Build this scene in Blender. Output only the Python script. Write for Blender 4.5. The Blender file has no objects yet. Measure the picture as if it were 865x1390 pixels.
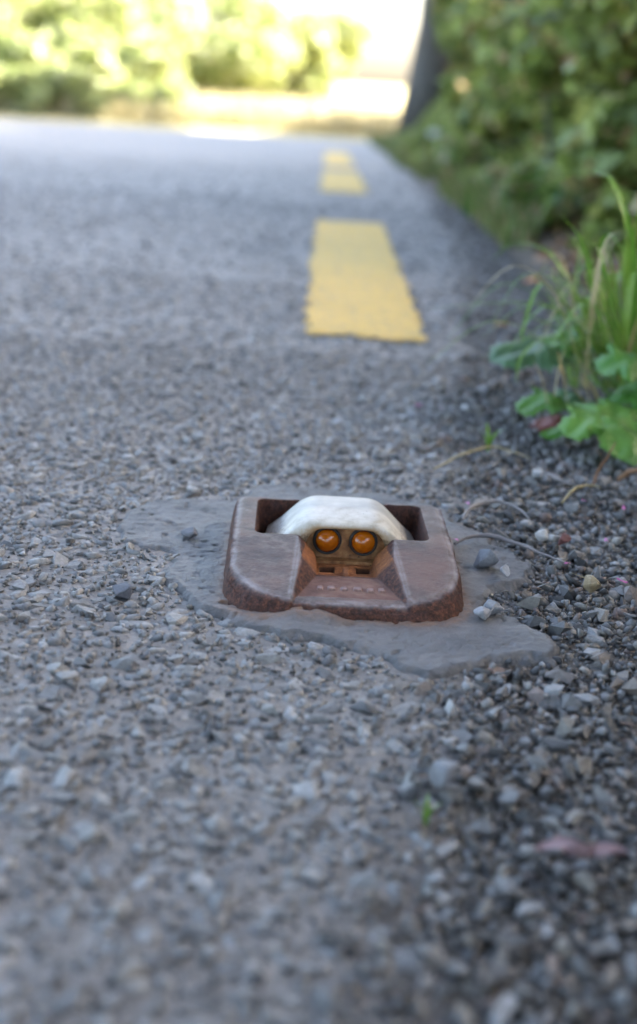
import bpy, bmesh, math, random
import numpy as np
from mathutils import Vector, Matrix, noise

random.seed(7)
rng = np.random.default_rng(7)
sc = bpy.context.scene
COL = sc.collection

# ------------------------------------------------------------------ camera
CAM_H, PITCH, ROLL = 0.333, math.radians(17.9), math.radians(3.5)
FPX, CX, CY, PH = 1806.0, 432.5, 695.0, 1390.0
fw = Vector((0, math.cos(PITCH), -math.sin(PITCH)))
r0 = Vector((1, 0, 0)); u0 = r0.cross(fw)
rt = r0 * math.cos(ROLL) + u0 * math.sin(ROLL)
up = rt.cross(fw)
cam_d = bpy.data.cameras.new('camera')
cam = bpy.data.objects.new('camera', cam_d); COL.objects.link(cam)
cam.matrix_world = Matrix(((rt.x, up.x, -fw.x, 0), (rt.y, up.y, -fw.y, 0), (rt.z, up.z, -fw.z, CAM_H), (0, 0, 0, 1)))
cam_d.sensor_fit = 'VERTICAL'; cam_d.sensor_height = 36.0; cam_d.sensor_width = 36.0
cam_d.lens = 36.0 * FPX / PH
cam_d.clip_start = 0.02; cam_d.clip_end = 3000
cam_d.dof.use_dof = True; cam_d.dof.focus_distance = 0.91; cam_d.dof.aperture_fstop = 3.8
sc.camera = cam

# ------------------------------------------------------------------ sky, sun, exposure
SUN = Vector((0.66, 0.20, 0.71)).normalized()
w = bpy.data.worlds.new('World'); sc.world = w; w.use_nodes = True
nt = w.node_tree
sky = nt.nodes.new('ShaderNodeTexSky'); sky.sky_type = 'NISHITA'; sky.sun_disc = False
sky.sun_elevation = math.asin(SUN.z); sky.sun_rotation = math.atan2(SUN.x, SUN.y)
sky.air_density = 1.0; sky.dust_density = 4.0; sky.ozone_density = 0.0
bg = nt.nodes['Background']; bg.inputs['Strength'].default_value = 0.15
nt.links.new(sky.outputs[0], bg.inputs['Color'])
sl = bpy.data.lights.new('sun', 'SUN'); sl.energy = 5.0; sl.angle = math.radians(0.53); sl.color = (1.0, 0.94, 0.84)
so = bpy.data.objects.new('sun', sl); COL.objects.link(so)
so.rotation_euler = (-SUN).to_track_quat('-Z', 'Y').to_euler(); so.location = SUN * 30
vs = sc.view_settings
vs.view_transform = 'Standard'; vs.look = 'None'; vs.gamma = 1.0; vs.use_curve_mapping = False
vs.exposure = 3.2
sc.render.engine = 'CYCLES'
sc.cycles.use_denoising = True; sc.cycles.denoising_prefilter = 'ACCURATE'
sc.cycles.max_bounces = 6; sc.cycles.diffuse_bounces = 3; sc.cycles.transmission_bounces = 6

# ------------------------------------------------------------------ helpers
def ray(x, y):
    return fw + rt * ((x - CX) / FPX) - up * ((y - CY) / FPX)

def prof(y):
    """height of the road along its length: level, then a gentle fall"""
    t = y - 3.5
    if t <= -1: return 0.0
    if t < 1: return -0.0245 * (t + 1) ** 2 / 4
    return -0.0245 * t

def profv(y):
    t = np.asarray(y, float) - 3.5
    return np.where(t <= -1, 0, np.where(t < 1, -0.0245 * (t + 1) ** 2 / 4, -0.0245 * t))

def at(x, y, z=0.0):
    """the place on the road (plus z) that a pixel of the photograph points at"""
    d = ray(x, y); s = 0.9
    for _ in range(60):
        p = d * s
        s = (z + prof(p.y) - CAM_H) / d.z
    return Vector((d.x * s, d.y * s, CAM_H + d.z * s))

def tag(o, label=None, cat=None, group=None, kind=None):
    if label: o['label'] = label
    if cat: o['category'] = cat
    if group: o['group'] = group
    if kind: o['kind'] = kind
    return o

def link(name, me, mats=None, parent=None, loc=None):
    o = bpy.data.objects.new(name, me); COL.objects.link(o)
    if mats:
        for m in (mats if isinstance(mats, (list, tuple)) else [mats]): me.materials.append(m)
    if parent: o.parent = parent
    if loc is not None: o.location = loc
    return o

def empty(name, loc=(0, 0, 0), rz=0):
    o = bpy.data.objects.new(name, None); COL.objects.link(o)
    o.location = loc; o.rotation_euler = (0, 0, rz); o.empty_display_size = 0.05
    return o

def pymesh(name, v, f, smooth=False):
    me = bpy.data.meshes.new(name)
    me.from_pydata([tuple(p) for p in v], [], [tuple(int(i) for i in q) for q in f]); me.update()
    if smooth: me.polygons.foreach_set('use_smooth', [True] * len(me.polygons))
    return me

def npmesh(name, v, loops, sizes, smooth=False):
    """fast mesh from flat arrays"""
    me = bpy.data.meshes.new(name)
    me.vertices.add(len(v)); me.vertices.foreach_set('co', np.ascontiguousarray(v, dtype=np.float32).ravel())
    me.loops.add(len(loops)); me.loops.foreach_set('vertex_index', np.ascontiguousarray(loops, dtype=np.int32))
    st = np.concatenate([[0], np.cumsum(sizes)[:-1]]).astype(np.int32)
    me.polygons.add(len(sizes)); me.polygons.foreach_set('loop_start', st)
    try: me.polygons.foreach_set('loop_total', np.asarray(sizes, dtype=np.int32))
    except Exception: pass
    if smooth: me.polygons.foreach_set('use_smooth', np.ones(len(sizes), dtype=bool))
    me.update(calc_edges=True); me.validate()
    return me

def gridmesh(name, xs, ys, zf, mask=None, smooth=True):
    X, Y = np.meshgrid(xs, ys)
    Z = zf(X, Y)
    v = np.stack([X.ravel(), Y.ravel(), Z.ravel()], 1)
    nx, ny = len(xs), len(ys)
    i, j = np.meshgrid(np.arange(nx - 1), np.arange(ny - 1))
    a = (j * nx + i).ravel()
    q = np.stack([a, a + 1, a + nx + 1, a + nx], 1)
    if mask is not None:
        xc = (X[:-1, :-1] + X[1:, 1:]).ravel() / 2; yc = (Y[:-1, :-1] + Y[1:, 1:]).ravel() / 2
        q = q[mask(xc, yc)]
    used = np.unique(q); re = np.full(len(v), -1); re[used] = np.arange(len(used))
    return npmesh(name, v[used], re[q].ravel(), np.full(len(q), 4), smooth), used

def vnoise(X, Y, scale, seed=0, octaves=3):
    """smooth value noise in numpy, -1..1"""
    out = np.zeros(np.shape(X)); amp, tot = 1.0, 0.0
    for o in range(octaves):
        r = np.random.default_rng(seed * 31 + o); T = r.uniform(-1, 1, (256, 256))
        x = np.asarray(X) / scale * 2 ** o + 37.3; y = np.asarray(Y) / scale * 2 ** o + 11.7
        xi = np.floor(x).astype(int); yi = np.floor(y).astype(int)
        fx = x - xi; fy = y - yi; fx = fx * fx * (3 - 2 * fx); fy = fy * fy * (3 - 2 * fy)
        g = lambda a, b: T[a % 256, b % 256]
        out += amp * ((g(xi, yi) * (1 - fx) + g(xi + 1, yi) * fx) * (1 - fy) + (g(xi, yi + 1) * (1 - fx) + g(xi + 1, yi + 1) * fx) * fy)
        tot += amp; amp *= 0.5
    return out / tot

def sstep(a, b, x):
    t = np.clip((np.asarray(x, float) - a) / (b - a), 0, 1)
    return t * t * (3 - 2 * t)

def tube(pts, rad, sides=7, v=None, f=None, cap=True):
    """tapered tube along points, appended to v, f"""
    v = [] if v is None else v; f = [] if f is None else f
    base = len(v); n = len(pts); pts = [Vector(p) for p in pts]
    prev = None
    for i, p in enumerate(pts):
        d = (pts[min(i + 1, n - 1)] - pts[max(i - 1, 0)]).normalized()
        a = prev if prev is not None else (Vector((0, 0, 1)) if abs(d.z) < .9 else Vector((1, 0, 0)))
        s = d.cross(a).normalized(); t = s.cross(d).normalized(); prev = t
        for k in range(sides):
            an = 2 * math.pi * k / sides
            v.append(p + (s * math.cos(an) + t * math.sin(an)) * rad[i])
    for i in range(n - 1):
        for k in range(sides):
            a = base + i * sides + k; b = base + i * sides + (k + 1) % sides
            f.append((a, a + sides, b + sides, b))
    if cap:
        f.append(tuple(base + k for k in range(sides))); f.append(tuple(base + (n - 1) * sides + k for k in reversed(range(sides))))
    return v, f

# ------------------------------------------------------------------ materials
class Mat:
    def __init__(s, name):
        s.m = bpy.data.materials.new(name); s.m.use_nodes = True
        s.t = s.m.node_tree; s.n = s.t.nodes; s.b = s.n['Principled BSDF']; s.out = s.n['Material Output']
        s.tc = s.n.new('ShaderNodeTexCoord').outputs['Object']
    def l(s, a, b): s.t.links.new(a, b)
    def set(s, **k):
        for a, v in k.items():
            s.b.inputs[a.replace('_', ' ')].default_value = v
        return s
    def noise(s, scale, detail=4, rough=.55, vec=None, dist=0):
        n = s.n.new('ShaderNodeTexNoise'); n.inputs['Scale'].default_value = scale
        n.inputs['Detail'].default_value = detail; n.inputs['Roughness'].default_value = rough
        n.inputs['Distortion'].default_value = dist
        s.l(vec or s.tc, n.inputs['Vector']); return n.outputs[0]
    def voro(s, scale, out='Color', feature='F1'):
        n = s.n.new('ShaderNodeTexVoronoi'); n.feature = feature; n.inputs['Scale'].default_value = scale
        s.l(s.tc, n.inputs['Vector']); return n.outputs[out]
    def ramp(s, fac, stops):
        n = s.n.new('ShaderNodeValToRGB'); e = n.color_ramp.elements
        while len(e) < len(stops): e.new(0.5)
        for i, (p, c) in enumerate(stops):
            e[i].position = p; e[i].color = (c if len(c) == 4 else (*c, 1)) if isinstance(c, (tuple, list)) else (c, c, c, 1)
        s.l(fac, n.inputs[0]); return n.outputs[0]
    def mix(s, fac, a, b, mode='MIX'):
        n = s.n.new('ShaderNodeMix'); n.data_type = 'RGBA'; n.blend_type = mode
        for sock, v in ((n.inputs[0], fac), (n.inputs[6], a), (n.inputs[7], b)):
            if hasattr(v, 'is_output'): s.l(v, sock)
            elif isinstance(v, (tuple, list)): sock.default_value = (*v, 1)
            else: sock.default_value = v
        return n.outputs[2]
    def math(s, op, a, b=None):
        n = s.n.new('ShaderNodeMath'); n.operation = op
        for i, v in enumerate((a, b)):
            if v is None: continue
            if hasattr(v, 'is_output'): s.l(v, n.inputs[i])
            else: n.inputs[i].default_value = v
        return n.outputs[0]
    def attr(s, name):
        n = s.n.new('ShaderNodeAttribute'); n.attribute_name = name; return n.outputs['Fac']
    def island(s):
        g = s.n.new('ShaderNodeNewGeometry').outputs['Random Per Island']
        o = s.n.new('ShaderNodeObjectInfo').outputs['Random']
        return s.math('FRACT', s.math('ADD', g, o))
    def bump(s, h, strength=.4, dist=.002):
        n = s.n.new('ShaderNodeBump'); n.inputs['Strength'].default_value = strength; n.inputs['Distance'].default_value = dist
        s.l(h, n.inputs['Height']); s.l(n.outputs[0], s.b.inputs['Normal']); return s
    def color(s, c):
        if hasattr(c, 'is_output'): s.l(c, s.b.inputs['Base Color'])
        else: s.b.inputs['Base Color'].default_value = (*c, 1)
        return s
    def rough(s, r):
        if hasattr(r, 'is_output'): s.l(r, s.b.inputs['Roughness'])
        else: s.b.inputs['Roughness'].default_value = r
        return s

def stone_mat(name, stops, grain=.35):
    m = Mat(name); r = m.island(); m.tc = m.n.new('ShaderNodeNewGeometry').outputs['Position']
    c = m.ramp(r, stops)
    n1 = m.noise(420, 5, .65); n2 = m.noise(90, 3)
    c = m.mix(.55, c, m.ramp(n1, [(.3, .25), (.7, .78)]), 'OVERLAY')
    c = m.mix(.3, c, m.ramp(n2, [(.35, .3), (.65, .7)]), 'OVERLAY')
    m.color(c).rough(.6); m.bump(m.noise(900, 4, .7), grain, .0012); return m.m

M = {}
M['chip'] = stone_mat('road_chipping', [(0, (.048, .047, .046)), (.12, (.09, .089, .088)), (.3, (.138, .136, .134)), (.55, (.183, .180, .175)), (.75, (.195, .184, .168)), (.95, (.228, .225, .22)), (1, (.29, .286, .28))])
M['gravel'] = stone_mat('loose_gravel', [(0, (.035, .034, .034)), (.15, (.06, .058, .056)), (.35, (.10, .098, .095)), (.55, (.145, .138, .13)), (.70, (.19, .175, .15)), (.80, (.13, .09, .075)), (.86, (.17, .165, .16)), (.97, (.205, .205, .205)), (1, (.30, .295, .285))])
M['yellow_chip'] = stone_mat('yellow_painted_chipping', [(0, (.52, .32, .06)), (.5, (.68, .43, .07)), (.9, (.74, .50, .11)), (1, (.50, .40, .22))], .2)

def m_road():
    m = Mat('road_binder')
    big = m.noise(1.4, 4); mid = m.noise(60, 5, .65); fine = m.noise(500, 4, .7)
    vor = m.voro(95, 'Color')
    v = m.math('MULTIPLY', vor, 1.0)
    chips = m.ramp(v, [(.0, (.12, .12, .125)), (.35, (.19, .185, .185)), (.65, (.25, .245, .245)), (1, (.36, .36, .37))])
    base = m.mix(.65, chips, m.ramp(mid, [(.3, (.10, .084, .068)), (.55, (.165, .143, .121)), (.75, (.225, .20, .175))]))
    base = m.mix(.35, base, m.ramp(fine, [(.3, .3), (.7, .72)]), 'OVERLAY')
    base = m.mix(.35, base, m.ramp(big, [(.35, .38), (.65, .62)]), 'OVERLAY')
    loose = m.attr('loose')
    c = m.mix(loose, base, m.ramp(mid, [(.3, (.020, .016, .012)), (.7, (.066, .054, .042))]))
    m.color(c).rough(.62)
    h = m.math('ADD', m.math('MULTIPLY', m.voro(95, 'Distance'), -.7), m.math('MULTIPLY', fine, .5))
    m.bump(h, .8, .004); return m.m
M['road'] = m_road()

def m_soil():
    m = Mat('soil'); a = m.noise(9, 6, .65); b = m.noise(70, 5, .7)
    c = m.mix(b, m.ramp(a, [(.3, (.055, .042, .032)), (.5, (.11, .085, .06)), (.7, (.19, .15, .10))]), m.ramp(b, [(.3, (.03, .028, .022)), (.7, (.16, .13, .09))]))
    m.color(c).rough(.95); m.bump(b, .8, .01); return m.m
M['soil'] = m_soil()

def m_field():
    m = Mat('dry_grass_ground'); a = m.noise(.35, 5, .6); b = m.noise(9, 6, .7)
    c = m.mix(.5, m.ramp(a, [(.3, (.20, .20, .07)), (.5, (.34, .29, .13)), (.7, (.42, .36, .2))]), m.ramp(b, [(.3, (.16, .16, .05)), (.7, (.45, .38, .2))]))
    m.color(c).rough(.95); m.bump(b, .7, .04); return m.m
M['field'] = m_field()

def leaf_mat(name, stops, transl=.35, rough=.5):
    m = Mat(name); r = m.island(); c = m.ramp(r, stops)
    c = m.mix(.3, c, m.ramp(m.noise(60, 3), [(.3, .35), (.7, .65)]), 'OVERLAY')
    m.color(c).rough(rough)
    t = m.n.new('ShaderNodeBsdfTranslucent'); m.l(m.mix(.5, c, (.6, .8, .1), 'MULTIPLY') if False else c, t.inputs['Color'])
    mx = m.n.new('ShaderNodeMixShader'); mx.inputs[0].default_value = transl
    m.l(m.b.outputs[0], mx.inputs[1]); m.l(t.outputs[0], mx.inputs[2]); m.l(mx.outputs[0], m.out.inputs['Surface'])
    return m.m
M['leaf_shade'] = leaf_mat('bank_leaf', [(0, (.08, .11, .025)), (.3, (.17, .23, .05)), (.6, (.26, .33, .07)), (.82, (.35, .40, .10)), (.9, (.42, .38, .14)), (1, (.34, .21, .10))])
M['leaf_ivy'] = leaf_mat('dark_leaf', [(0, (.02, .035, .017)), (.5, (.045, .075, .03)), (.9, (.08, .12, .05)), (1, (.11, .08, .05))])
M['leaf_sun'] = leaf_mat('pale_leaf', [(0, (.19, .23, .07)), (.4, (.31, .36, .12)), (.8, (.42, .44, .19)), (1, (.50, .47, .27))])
M['leaf_mid'] = leaf_mat('mid_leaf', [(0, (.12, .16, .045)), (.5, (.20, .25, .08)), (1, (.30, .33, .12))])
M['leaf_can'] = leaf_mat('tree_leaf', [(0, (.04, .075, .018)), (.5, (.07, .12, .025)), (1, (.11, .17, .035))], .25)
M['straw'] = leaf_mat('dry_grass', [(0, (.30, .25, .12)), (.5, (.42, .36, .19)), (1, (.50, .45, .27))], .3)
M['verge_grass'] = leaf_mat('verge_grass', [(0, (.05, .12, .018)), (.35, (.10, .20, .03)), (.55, (.17, .24, .05)), (.7, (.30, .25, .11)), (.88, (.36, .29, .15)), (1, (.26, .13, .07))], .35)

def m_bark():
    m = Mat('bark'); a = m.noise(14, 6, .7, dist=.6)
    m.color(m.ramp(a, [(.3, (.045, .042, .037)), (.55, (.10, .095, .085)), (.75, (.17, .165, .14))])).rough(.9)
    m.bump(a, .9, .03); return m.m
M['bark'] = m_bark()

# ------------------------------------------------------------------ the setting: ground, road, bank
ROAD_R, ROAD_L, BEND_IN, BEND_OUT = 0.42, -5.2, 11.6, 17.3
def edge(y):   # where the bound chippings give way to loose ones
    return np.interp(y, [0, .45, .62, .8, 1.0, 1.4, 1.9, 3, 6, 20], [.0, .025, .06, .105, .115, .115, .20, .27, .33, .36])
def loose(X, Y):
    return sstep(-.03, .06, X - edge(Y) + .025 * vnoise(X, Y, .09, 5))

def road_z(X, Y):
    dent = .016 * sstep(.085, .060, np.abs(X - .0185)) * sstep(.098, .075, np.abs(Y - .888))
    near = 1 - sstep(5, 9, Y)
    L = loose(X, Y)
    z = profv(Y) + near * (.0016 * vnoise(X, Y, .05, 1) + .0022 * vnoise(X, Y, .3, 2)) - .004 * L * near
    return z - .012 * sstep(.34, .42, X) - dent
def spread(a, b, d0, g):
    out = [a]; d = d0
    while out[-1] < b: out.append(out[-1] + d); d *= g
    out[-1] = b; return out
xs = sorted(set([-x for x in spread(1.1, 30, .05, 1.15)]) | set(np.linspace(-1.1, .42, 108)) | {ROAD_L})
ys = sorted(set([-y for y in spread(-.15, 16, .1, 1.2)]) | set(np.linspace(.15, 3.6, 240)) | set(spread(3.6, 17.3, .03, 1.04)) | {BEND_IN})
def rmask(x, y):
    return ((x > ROAD_L) | (y > BEND_IN)) & ~((x > -.9) & (y > 16.1) & ((x + .9) ** 2 + (y - 16.1) ** 2 > 1.32 ** 2))
me, used = gridmesh('road', np.array(xs), np.array(ys), road_z, rmask)
XX, YY = np.meshgrid(xs, ys)
la = me.attributes.new('loose', 'FLOAT', 'POINT'); la.data.foreach_set('value', loose(XX, YY).ravel()[used].astype(np.float32))
road = tag(link('road', me, M['road']), kind='structure')
road['label'] = 'worn grey road of chippings with a yellow broken edge line'

def ground_z(X, Y):
    base = profv(np.minimum(Y, 17.3)) - .07
    far = profv(17.3) + .10 * sstep(17.0, 18.5, Y) + .012 * np.clip(Y - 18.5, 0, 30) + .05 * vnoise(X, Y, 1.2, 9) * sstep(17.3, 19, Y)
    z = np.where(Y > 17.0, np.maximum(base, far), base)
    left = sstep(ROAD_L - .05, ROAD_L - .6, X) * (1 - sstep(BEND_IN - .6, BEND_IN - .1, Y)) * .15
    leftfar = sstep(-32, -30, -X) * 0
    return z + np.where(Y < 17, left, 0) + leftfar
gx = sorted(set([-x for x in spread(6, 700, .6, 1.25)]) | set(np.linspace(-6, 6, 61)) | set(spread(6, 700, .6, 1.25)))
gy = sorted(set([-y for y in spread(-10, 700, 1, 1.25)]) | set(np.linspace(10, 24, 71)) | set(spread(24, 900, .4, 1.12)))
me, _ = gridmesh('ground', np.array(gx), np.array(gy), ground_z)
tag(link('ground', me, M['field']), kind='structure')

def bank_h(x):
    return np.interp(x, [.36, .46, .60, .78, 1.1, 1.7, 2.4, 9], [-.014, .0, .02, .08, .55, 1.15, 1.3, 1.4])
def bank_shift(Y):   # the foot of the bank moves out a little where the road bends
    return np.interp(Y, [-20, 2, 3, 4.2, 16, 18], [.0, .0, .0, -.0, .05, .1])
def bank_z(X, Y):
    h = bank_h(X - bank_shift(Y)); k = sstep(.45, .9, X)
    return profv(Y) + h + (.012 + .05 * k) * vnoise(X, Y, .35, 12) * sstep(.38, .55, X) + .01 * vnoise(X, Y, .06, 13) * sstep(.38, .5, X) - .5 * sstep(16.8, 18.5, Y) * sstep(.7, 2, X)
bx = sorted(set(np.linspace(.36, 1.0, 40)) | set(np.linspace(1.0, 2.4, 30)) | set(np.linspace(2.4, 9, 12)))
by = sorted(set(np.linspace(-14, .3, 30)) | set(np.linspace(.3, 4, 150)) | set(np.linspace(4, 18.6, 180)))
me, _ = gridmesh('bank', np.array(bx), np.array(by), bank_z)
bank = tag(link('bank', me, M['soil']), kind='structure')

# ------------------------------------------------------------------ chippings and loose stones
def hull(seed, flat, pts=13):
    r = random.Random(seed); bm = bmesh.new()
    for i in range(pts):
        a = r.uniform(0, 2 * math.pi); c = r.uniform(-1, 1); s = math.sqrt(max(0, 1 - c * c))
        p = Vector((s * math.cos(a), s * math.sin(a), c))
        k = max(abs(p.x), abs(p.y), abs(p.z)); p = p * (.55 + .45 / k) * r.uniform(.82, 1.05)
        bm.verts.new((p.x * .62, p.y * r.uniform(.4, .5), p.z * flat))
    bmesh.ops.convex_hull(bm, input=bm.verts)
    bmesh.ops.delete(bm, geom=[v for v in bm.verts if not v.link_faces], context='VERTS')
    bm.verts.index_update()
    v = np.array([v.co[:] for v in bm.verts]); f = [[q.index for q in p.verts] for p in bm.faces]; bm.free()
    f = np.array(f); zc = v[:, 2]
    return v, f
FLAT = [hull(i, .30) for i in range(16)]
ROUND = [hull(50 + i, .31, 9) for i in range(20)]
GRIT = [hull(80 + i, .40, 7) for i in range(8)]

# outline of the bitumen apron, traced on the road surface
PATCH_PX = [(155, 716), (172, 696), (200, 684), (255, 683), (318, 682), (336, 666), (400, 661), (470, 668), (560, 678), (606, 694), (625, 716), (655, 722), (672, 742), (700, 752), (733, 776), (724, 792),
            (700, 800), (672, 806), (658, 818), (662, 830), (700, 842), (738, 858), (770, 884), (752, 900), (700, 898), (664, 900), (628, 916), (588, 924), (545, 914), (510, 896), (470, 884), (420, 876), (372, 866), (330, 858),
            (296, 842), (262, 832), (246, 806), (222, 792), (212, 776), (232, 762), (226, 750), (190, 748), (162, 738)]
PATCH = np.array([at(*p)[:2] for p in PATCH_PX])
def poly_sd(X, Y, P):
    """signed distance to a polygon, positive inside"""
    X = np.asarray(X, float); Y = np.asarray(Y, float)
    d = np.full(X.shape, 1e9); ins = np.zeros(X.shape, bool)
    for i in range(len(P)):
        a, b = P[i - 1], P[i]; e = b - a
        t = np.clip(((X - a[0]) * e[0] + (Y - a[1]) * e[1]) / (e @ e), 0, 1)
        d = np.minimum(d, np.hypot(X - a[0] - t * e[0], Y - a[1] - t * e[1]))
        c = ((a[1] > Y) != (b[1] > Y)) & (X < (b[0] - a[0]) * (Y - a[1]) / (b[1] - a[1] + 1e-12) + a[0]); ins ^= c
    return np.where(ins, d, -d)
def patch_sd(X, Y):
    return poly_sd(X + .005 * vnoise(X, Y, .022, 21) + .0035 * vnoise(X, Y, .007, 23), Y + .007 * vnoise(X, Y, .025, 22) + .0045 * vnoise(X, Y, .008, 24), PATCH)

# dashes of the edge line (x along the road drifts slightly)
def lx(y): return -0.0335 - .0095 * (y - 1.82)
DASHES = [(1.815, 3.46), (4.73, 6.65), (7.3, 10.4)]
LW = .166
def dash_sd(X, Y):
    best = np.full(np.shape(X), -9.0)
    Xn = X + .011 * vnoise(X, Y, .03, 31); Yn = Y + .030 * vnoise(X, Y, .035, 32) - .06 * (X - .05)
    for a, b in DASHES:
        m = np.minimum(np.minimum(Xn - lx(Y), lx(Y) + LW - Xn), np.minimum(Yn - a, b - Yn)); best = np.maximum(best, m)
    return best

def scatter(spacing, y0, y1, jitter=.48):
    out = []
    ymid = np.arange(y0, y1, spacing * .87)
    for k, y in enumerate(ymid):
        a = -(.16 + .27 * y) - .22; b = min(.41, (.18 + .25 * y) + .25)
        x = np.arange(a, b, spacing) + (spacing / 2 if k % 2 else 0)
        out.append(np.stack([x, np.full(len(x), y)], 1))
    p = np.concatenate(out); return p + rng.uniform(-jitter, jitter, p.shape) * spacing
def dress(P, shapes, size, tilt, sink, zoff=0):
    n = len(P)
    return dict(P=P, S=rng.integers(0, len(shapes), n), R=size, YAW=rng.uniform(0, 2 * math.pi, n), TX=rng.normal(0, tilt, n), TY=rng.normal(0, tilt, n), Z=road_z(P[:, 0], P[:, 1]) + sink + zoff, shapes=shapes)
def mats_of(D):
    cy, sy = np.cos(D['YAW']), np.sin(D['YAW']); cx, sx = np.cos(D['TX']), np.sin(D['TX']); ct, st = np.cos(D['TY']), np.sin(D['TY'])
    n = len(cy); Rz = np.zeros((n, 3, 3)); Rx = np.zeros((n, 3, 3)); Ry = np.zeros((n, 3, 3))
    Rz[:, 0, 0] = cy; Rz[:, 0, 1] = -sy; Rz[:, 1, 0] = sy; Rz[:, 1, 1] = cy; Rz[:, 2, 2] = 1
    Rx[:, 0, 0] = 1; Rx[:, 1, 1] = cx; Rx[:, 1, 2] = -sx; Rx[:, 2, 1] = sx; Rx[:, 2, 2] = cx
    Ry[:, 0, 0] = ct; Ry[:, 0, 2] = st; Ry[:, 2, 0] = -st; Ry[:, 2, 2] = ct; Ry[:, 1, 1] = 1
    return Rx @ Ry @ Rz
def merged(name, D, sel, mat, parent):
    R = mats_of(D); V, Fs, off = [], [], 0
    for k, (v, f) in enumerate(D['shapes']):
        ii = np.nonzero(sel & (D['S'] == k))[0]
        if not len(ii): continue
        w_ = np.einsum('nij,vj->nvi', R[ii], v) * D['R'][ii][:, None, None]
        w_[:, :, 0] += D['P'][ii, 0][:, None]; w_[:, :, 1] += D['P'][ii, 1][:, None]; w_[:, :, 2] += D['Z'][ii][:, None]
        V.append(w_.reshape(-1, 3))
        Fs.append((f[None] + (off + np.arange(len(ii)) * len(v))[:, None, None]).reshape(-1, 3)); off += len(ii) * len(v)
    V = np.concatenate(V); F_ = np.concatenate(Fs)
    o = link(name, npmesh(name, V, F_.ravel(), np.full(len(F_), 3)), mat, parent); o['kind'] = 'stuff'; return o
SHAPE_ME = {}
def singles(name, D, idx, mat, parent):
    R = mats_of(D)
    for i in idx:
        k = (name, int(D['S'][i]))
        if k not in SHAPE_ME:
            v, f = D['shapes'][k[1]]; SHAPE_ME[k] = pymesh(name, v, f); SHAPE_ME[k].materials.append(mat)
        o = bpy.data.objects.new(name, SHAPE_ME[k]); COL.objects.link(o); o.parent = parent
        m = Matrix(R[i].tolist()).to_4x4() @ Matrix.Scale(float(D['R'][i]), 4)
        m.translation = (D['P'][i, 0], D['P'][i, 1], D['Z'][i]); o.matrix_world = m
def seen_size(D):
    """how large each stone shows from the camera; 0 when out of the picture"""
    q = np.stack([D['P'][:, 0], D['P'][:, 1], D['Z'] - CAM_H], 1); zc = q @ np.array(fw)
    px = CX + FPX * (q @ np.array(rt)) / zc; py = CY - FPX * (q @ np.array(up)) / zc
    return np.where((zc > .1) & (px > 4) & (px < 861) & (py > 4) & (py < 1386), D['R'] / np.maximum(zc, .1), 0)
def keep(D, mask):
    for k in ('P', 'S', 'R', 'YAW', 'TX', 'TY', 'Z'): D[k] = D[k][mask]
    return D

# bound chippings
P = np.concatenate([scatter(.0094, .24, 2.3, .55), scatter(.014, 2.3, 4.2), scatter(.022, 4.2, 8.0)])
P = P[rng.uniform(3.2, 8.0, len(P)) > P[:, 1] * (P[:, 1] > 3.2)]
L = loose(P[:, 0], P[:, 1]); pm = (patch_sd(P[:, 0], P[:, 1]) < np.where(rng.uniform(0, 1, len(P)) < .3, .008, .002)) & (rng.uniform(0, 1, len(P)) > L * 1.1) & (rng.uniform(0, 1, len(P)) > .10)
P = P[pm]; n = len(P)
D = dress(P, FLAT, np.clip(rng.lognormal(math.log(.0094), .34, n), .0045, .0165), .20, rng.uniform(-.0030, .0003, n))
yel = dash_sd(P[:, 0], P[:, 1]) > 0
big = seen_size(D) * ~yel; top = np.argsort(-big)[:300]
one = np.zeros(n, bool); one[top] = True
merged('bound_chippings', D, ~one & ~(yel & (np.arange(len(yel)) % 9 > 0)), M['chip'], road)
yel2 = yel & (rng.uniform(0, 1, len(yel)) > .10)
merged('painted_chippings', D, yel2, M['yellow_chip'], road)
singles('chipping', D, top, M['chip'], road)

# grit between them
P = np.concatenate([scatter(.0062, .3, 1.7, .6), (lambda q: q[loose(q[:, 0], q[:, 1]) > .4])(scatter(.0060, .3, 1.5, .6))]); P = P[(patch_sd(P[:, 0], P[:, 1]) < .001)]
n = len(P); K = dress(P, GRIT, np.clip(rng.lognormal(math.log(.0042), .35, n), .002, .008), .6, rng.uniform(-.0008, .0012, n))
lk = loose(P[:, 0], P[:, 1]) > .5
merged('road_grit', K, ~lk, M['chip'], road)
merged('edge_grit', K, lk, M['gravel'], road)

# loose stones at the edge, two layers deep
GR = []
for lay, (sp, zo) in enumerate(((.0090, -.0005), (.0115, .0030))):
    P = np.concatenate([scatter(sp, .24, 2.2), scatter(sp * 1.4, 2.2, 4.5)])
    P = P[P[:, 0] > -.1]
    L = loose(P[:, 0], P[:, 1])
    P = P[(patch_sd(P[:, 0], P[:, 1]) < -.001) & (rng.uniform(0, 1, len(P)) < L * (1.0 if lay == 0 else .6)) & (dash_sd(P[:, 0], P[:, 1]) < 0)]
    n = len(P)
    GR.append(dress(P, ROUND, np.clip(rng.lognormal(math.log(.0080), .42, n), .004, .019), .45, rng.uniform(-.001, .0025, n) + zo))
G = {k: (np.concatenate([g[k] for g in GR]) if k != 'shapes' else ROUND) for k in GR[0]}
big = seen_size(G); top = np.argsort(-big)[:300]; one = np.zeros(len(G['R']), bool); one[top] = True
merged('loose_gravel', G, ~one, M['gravel'], road)
singles('loose_stone', G, top, M['gravel'], road)

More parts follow.
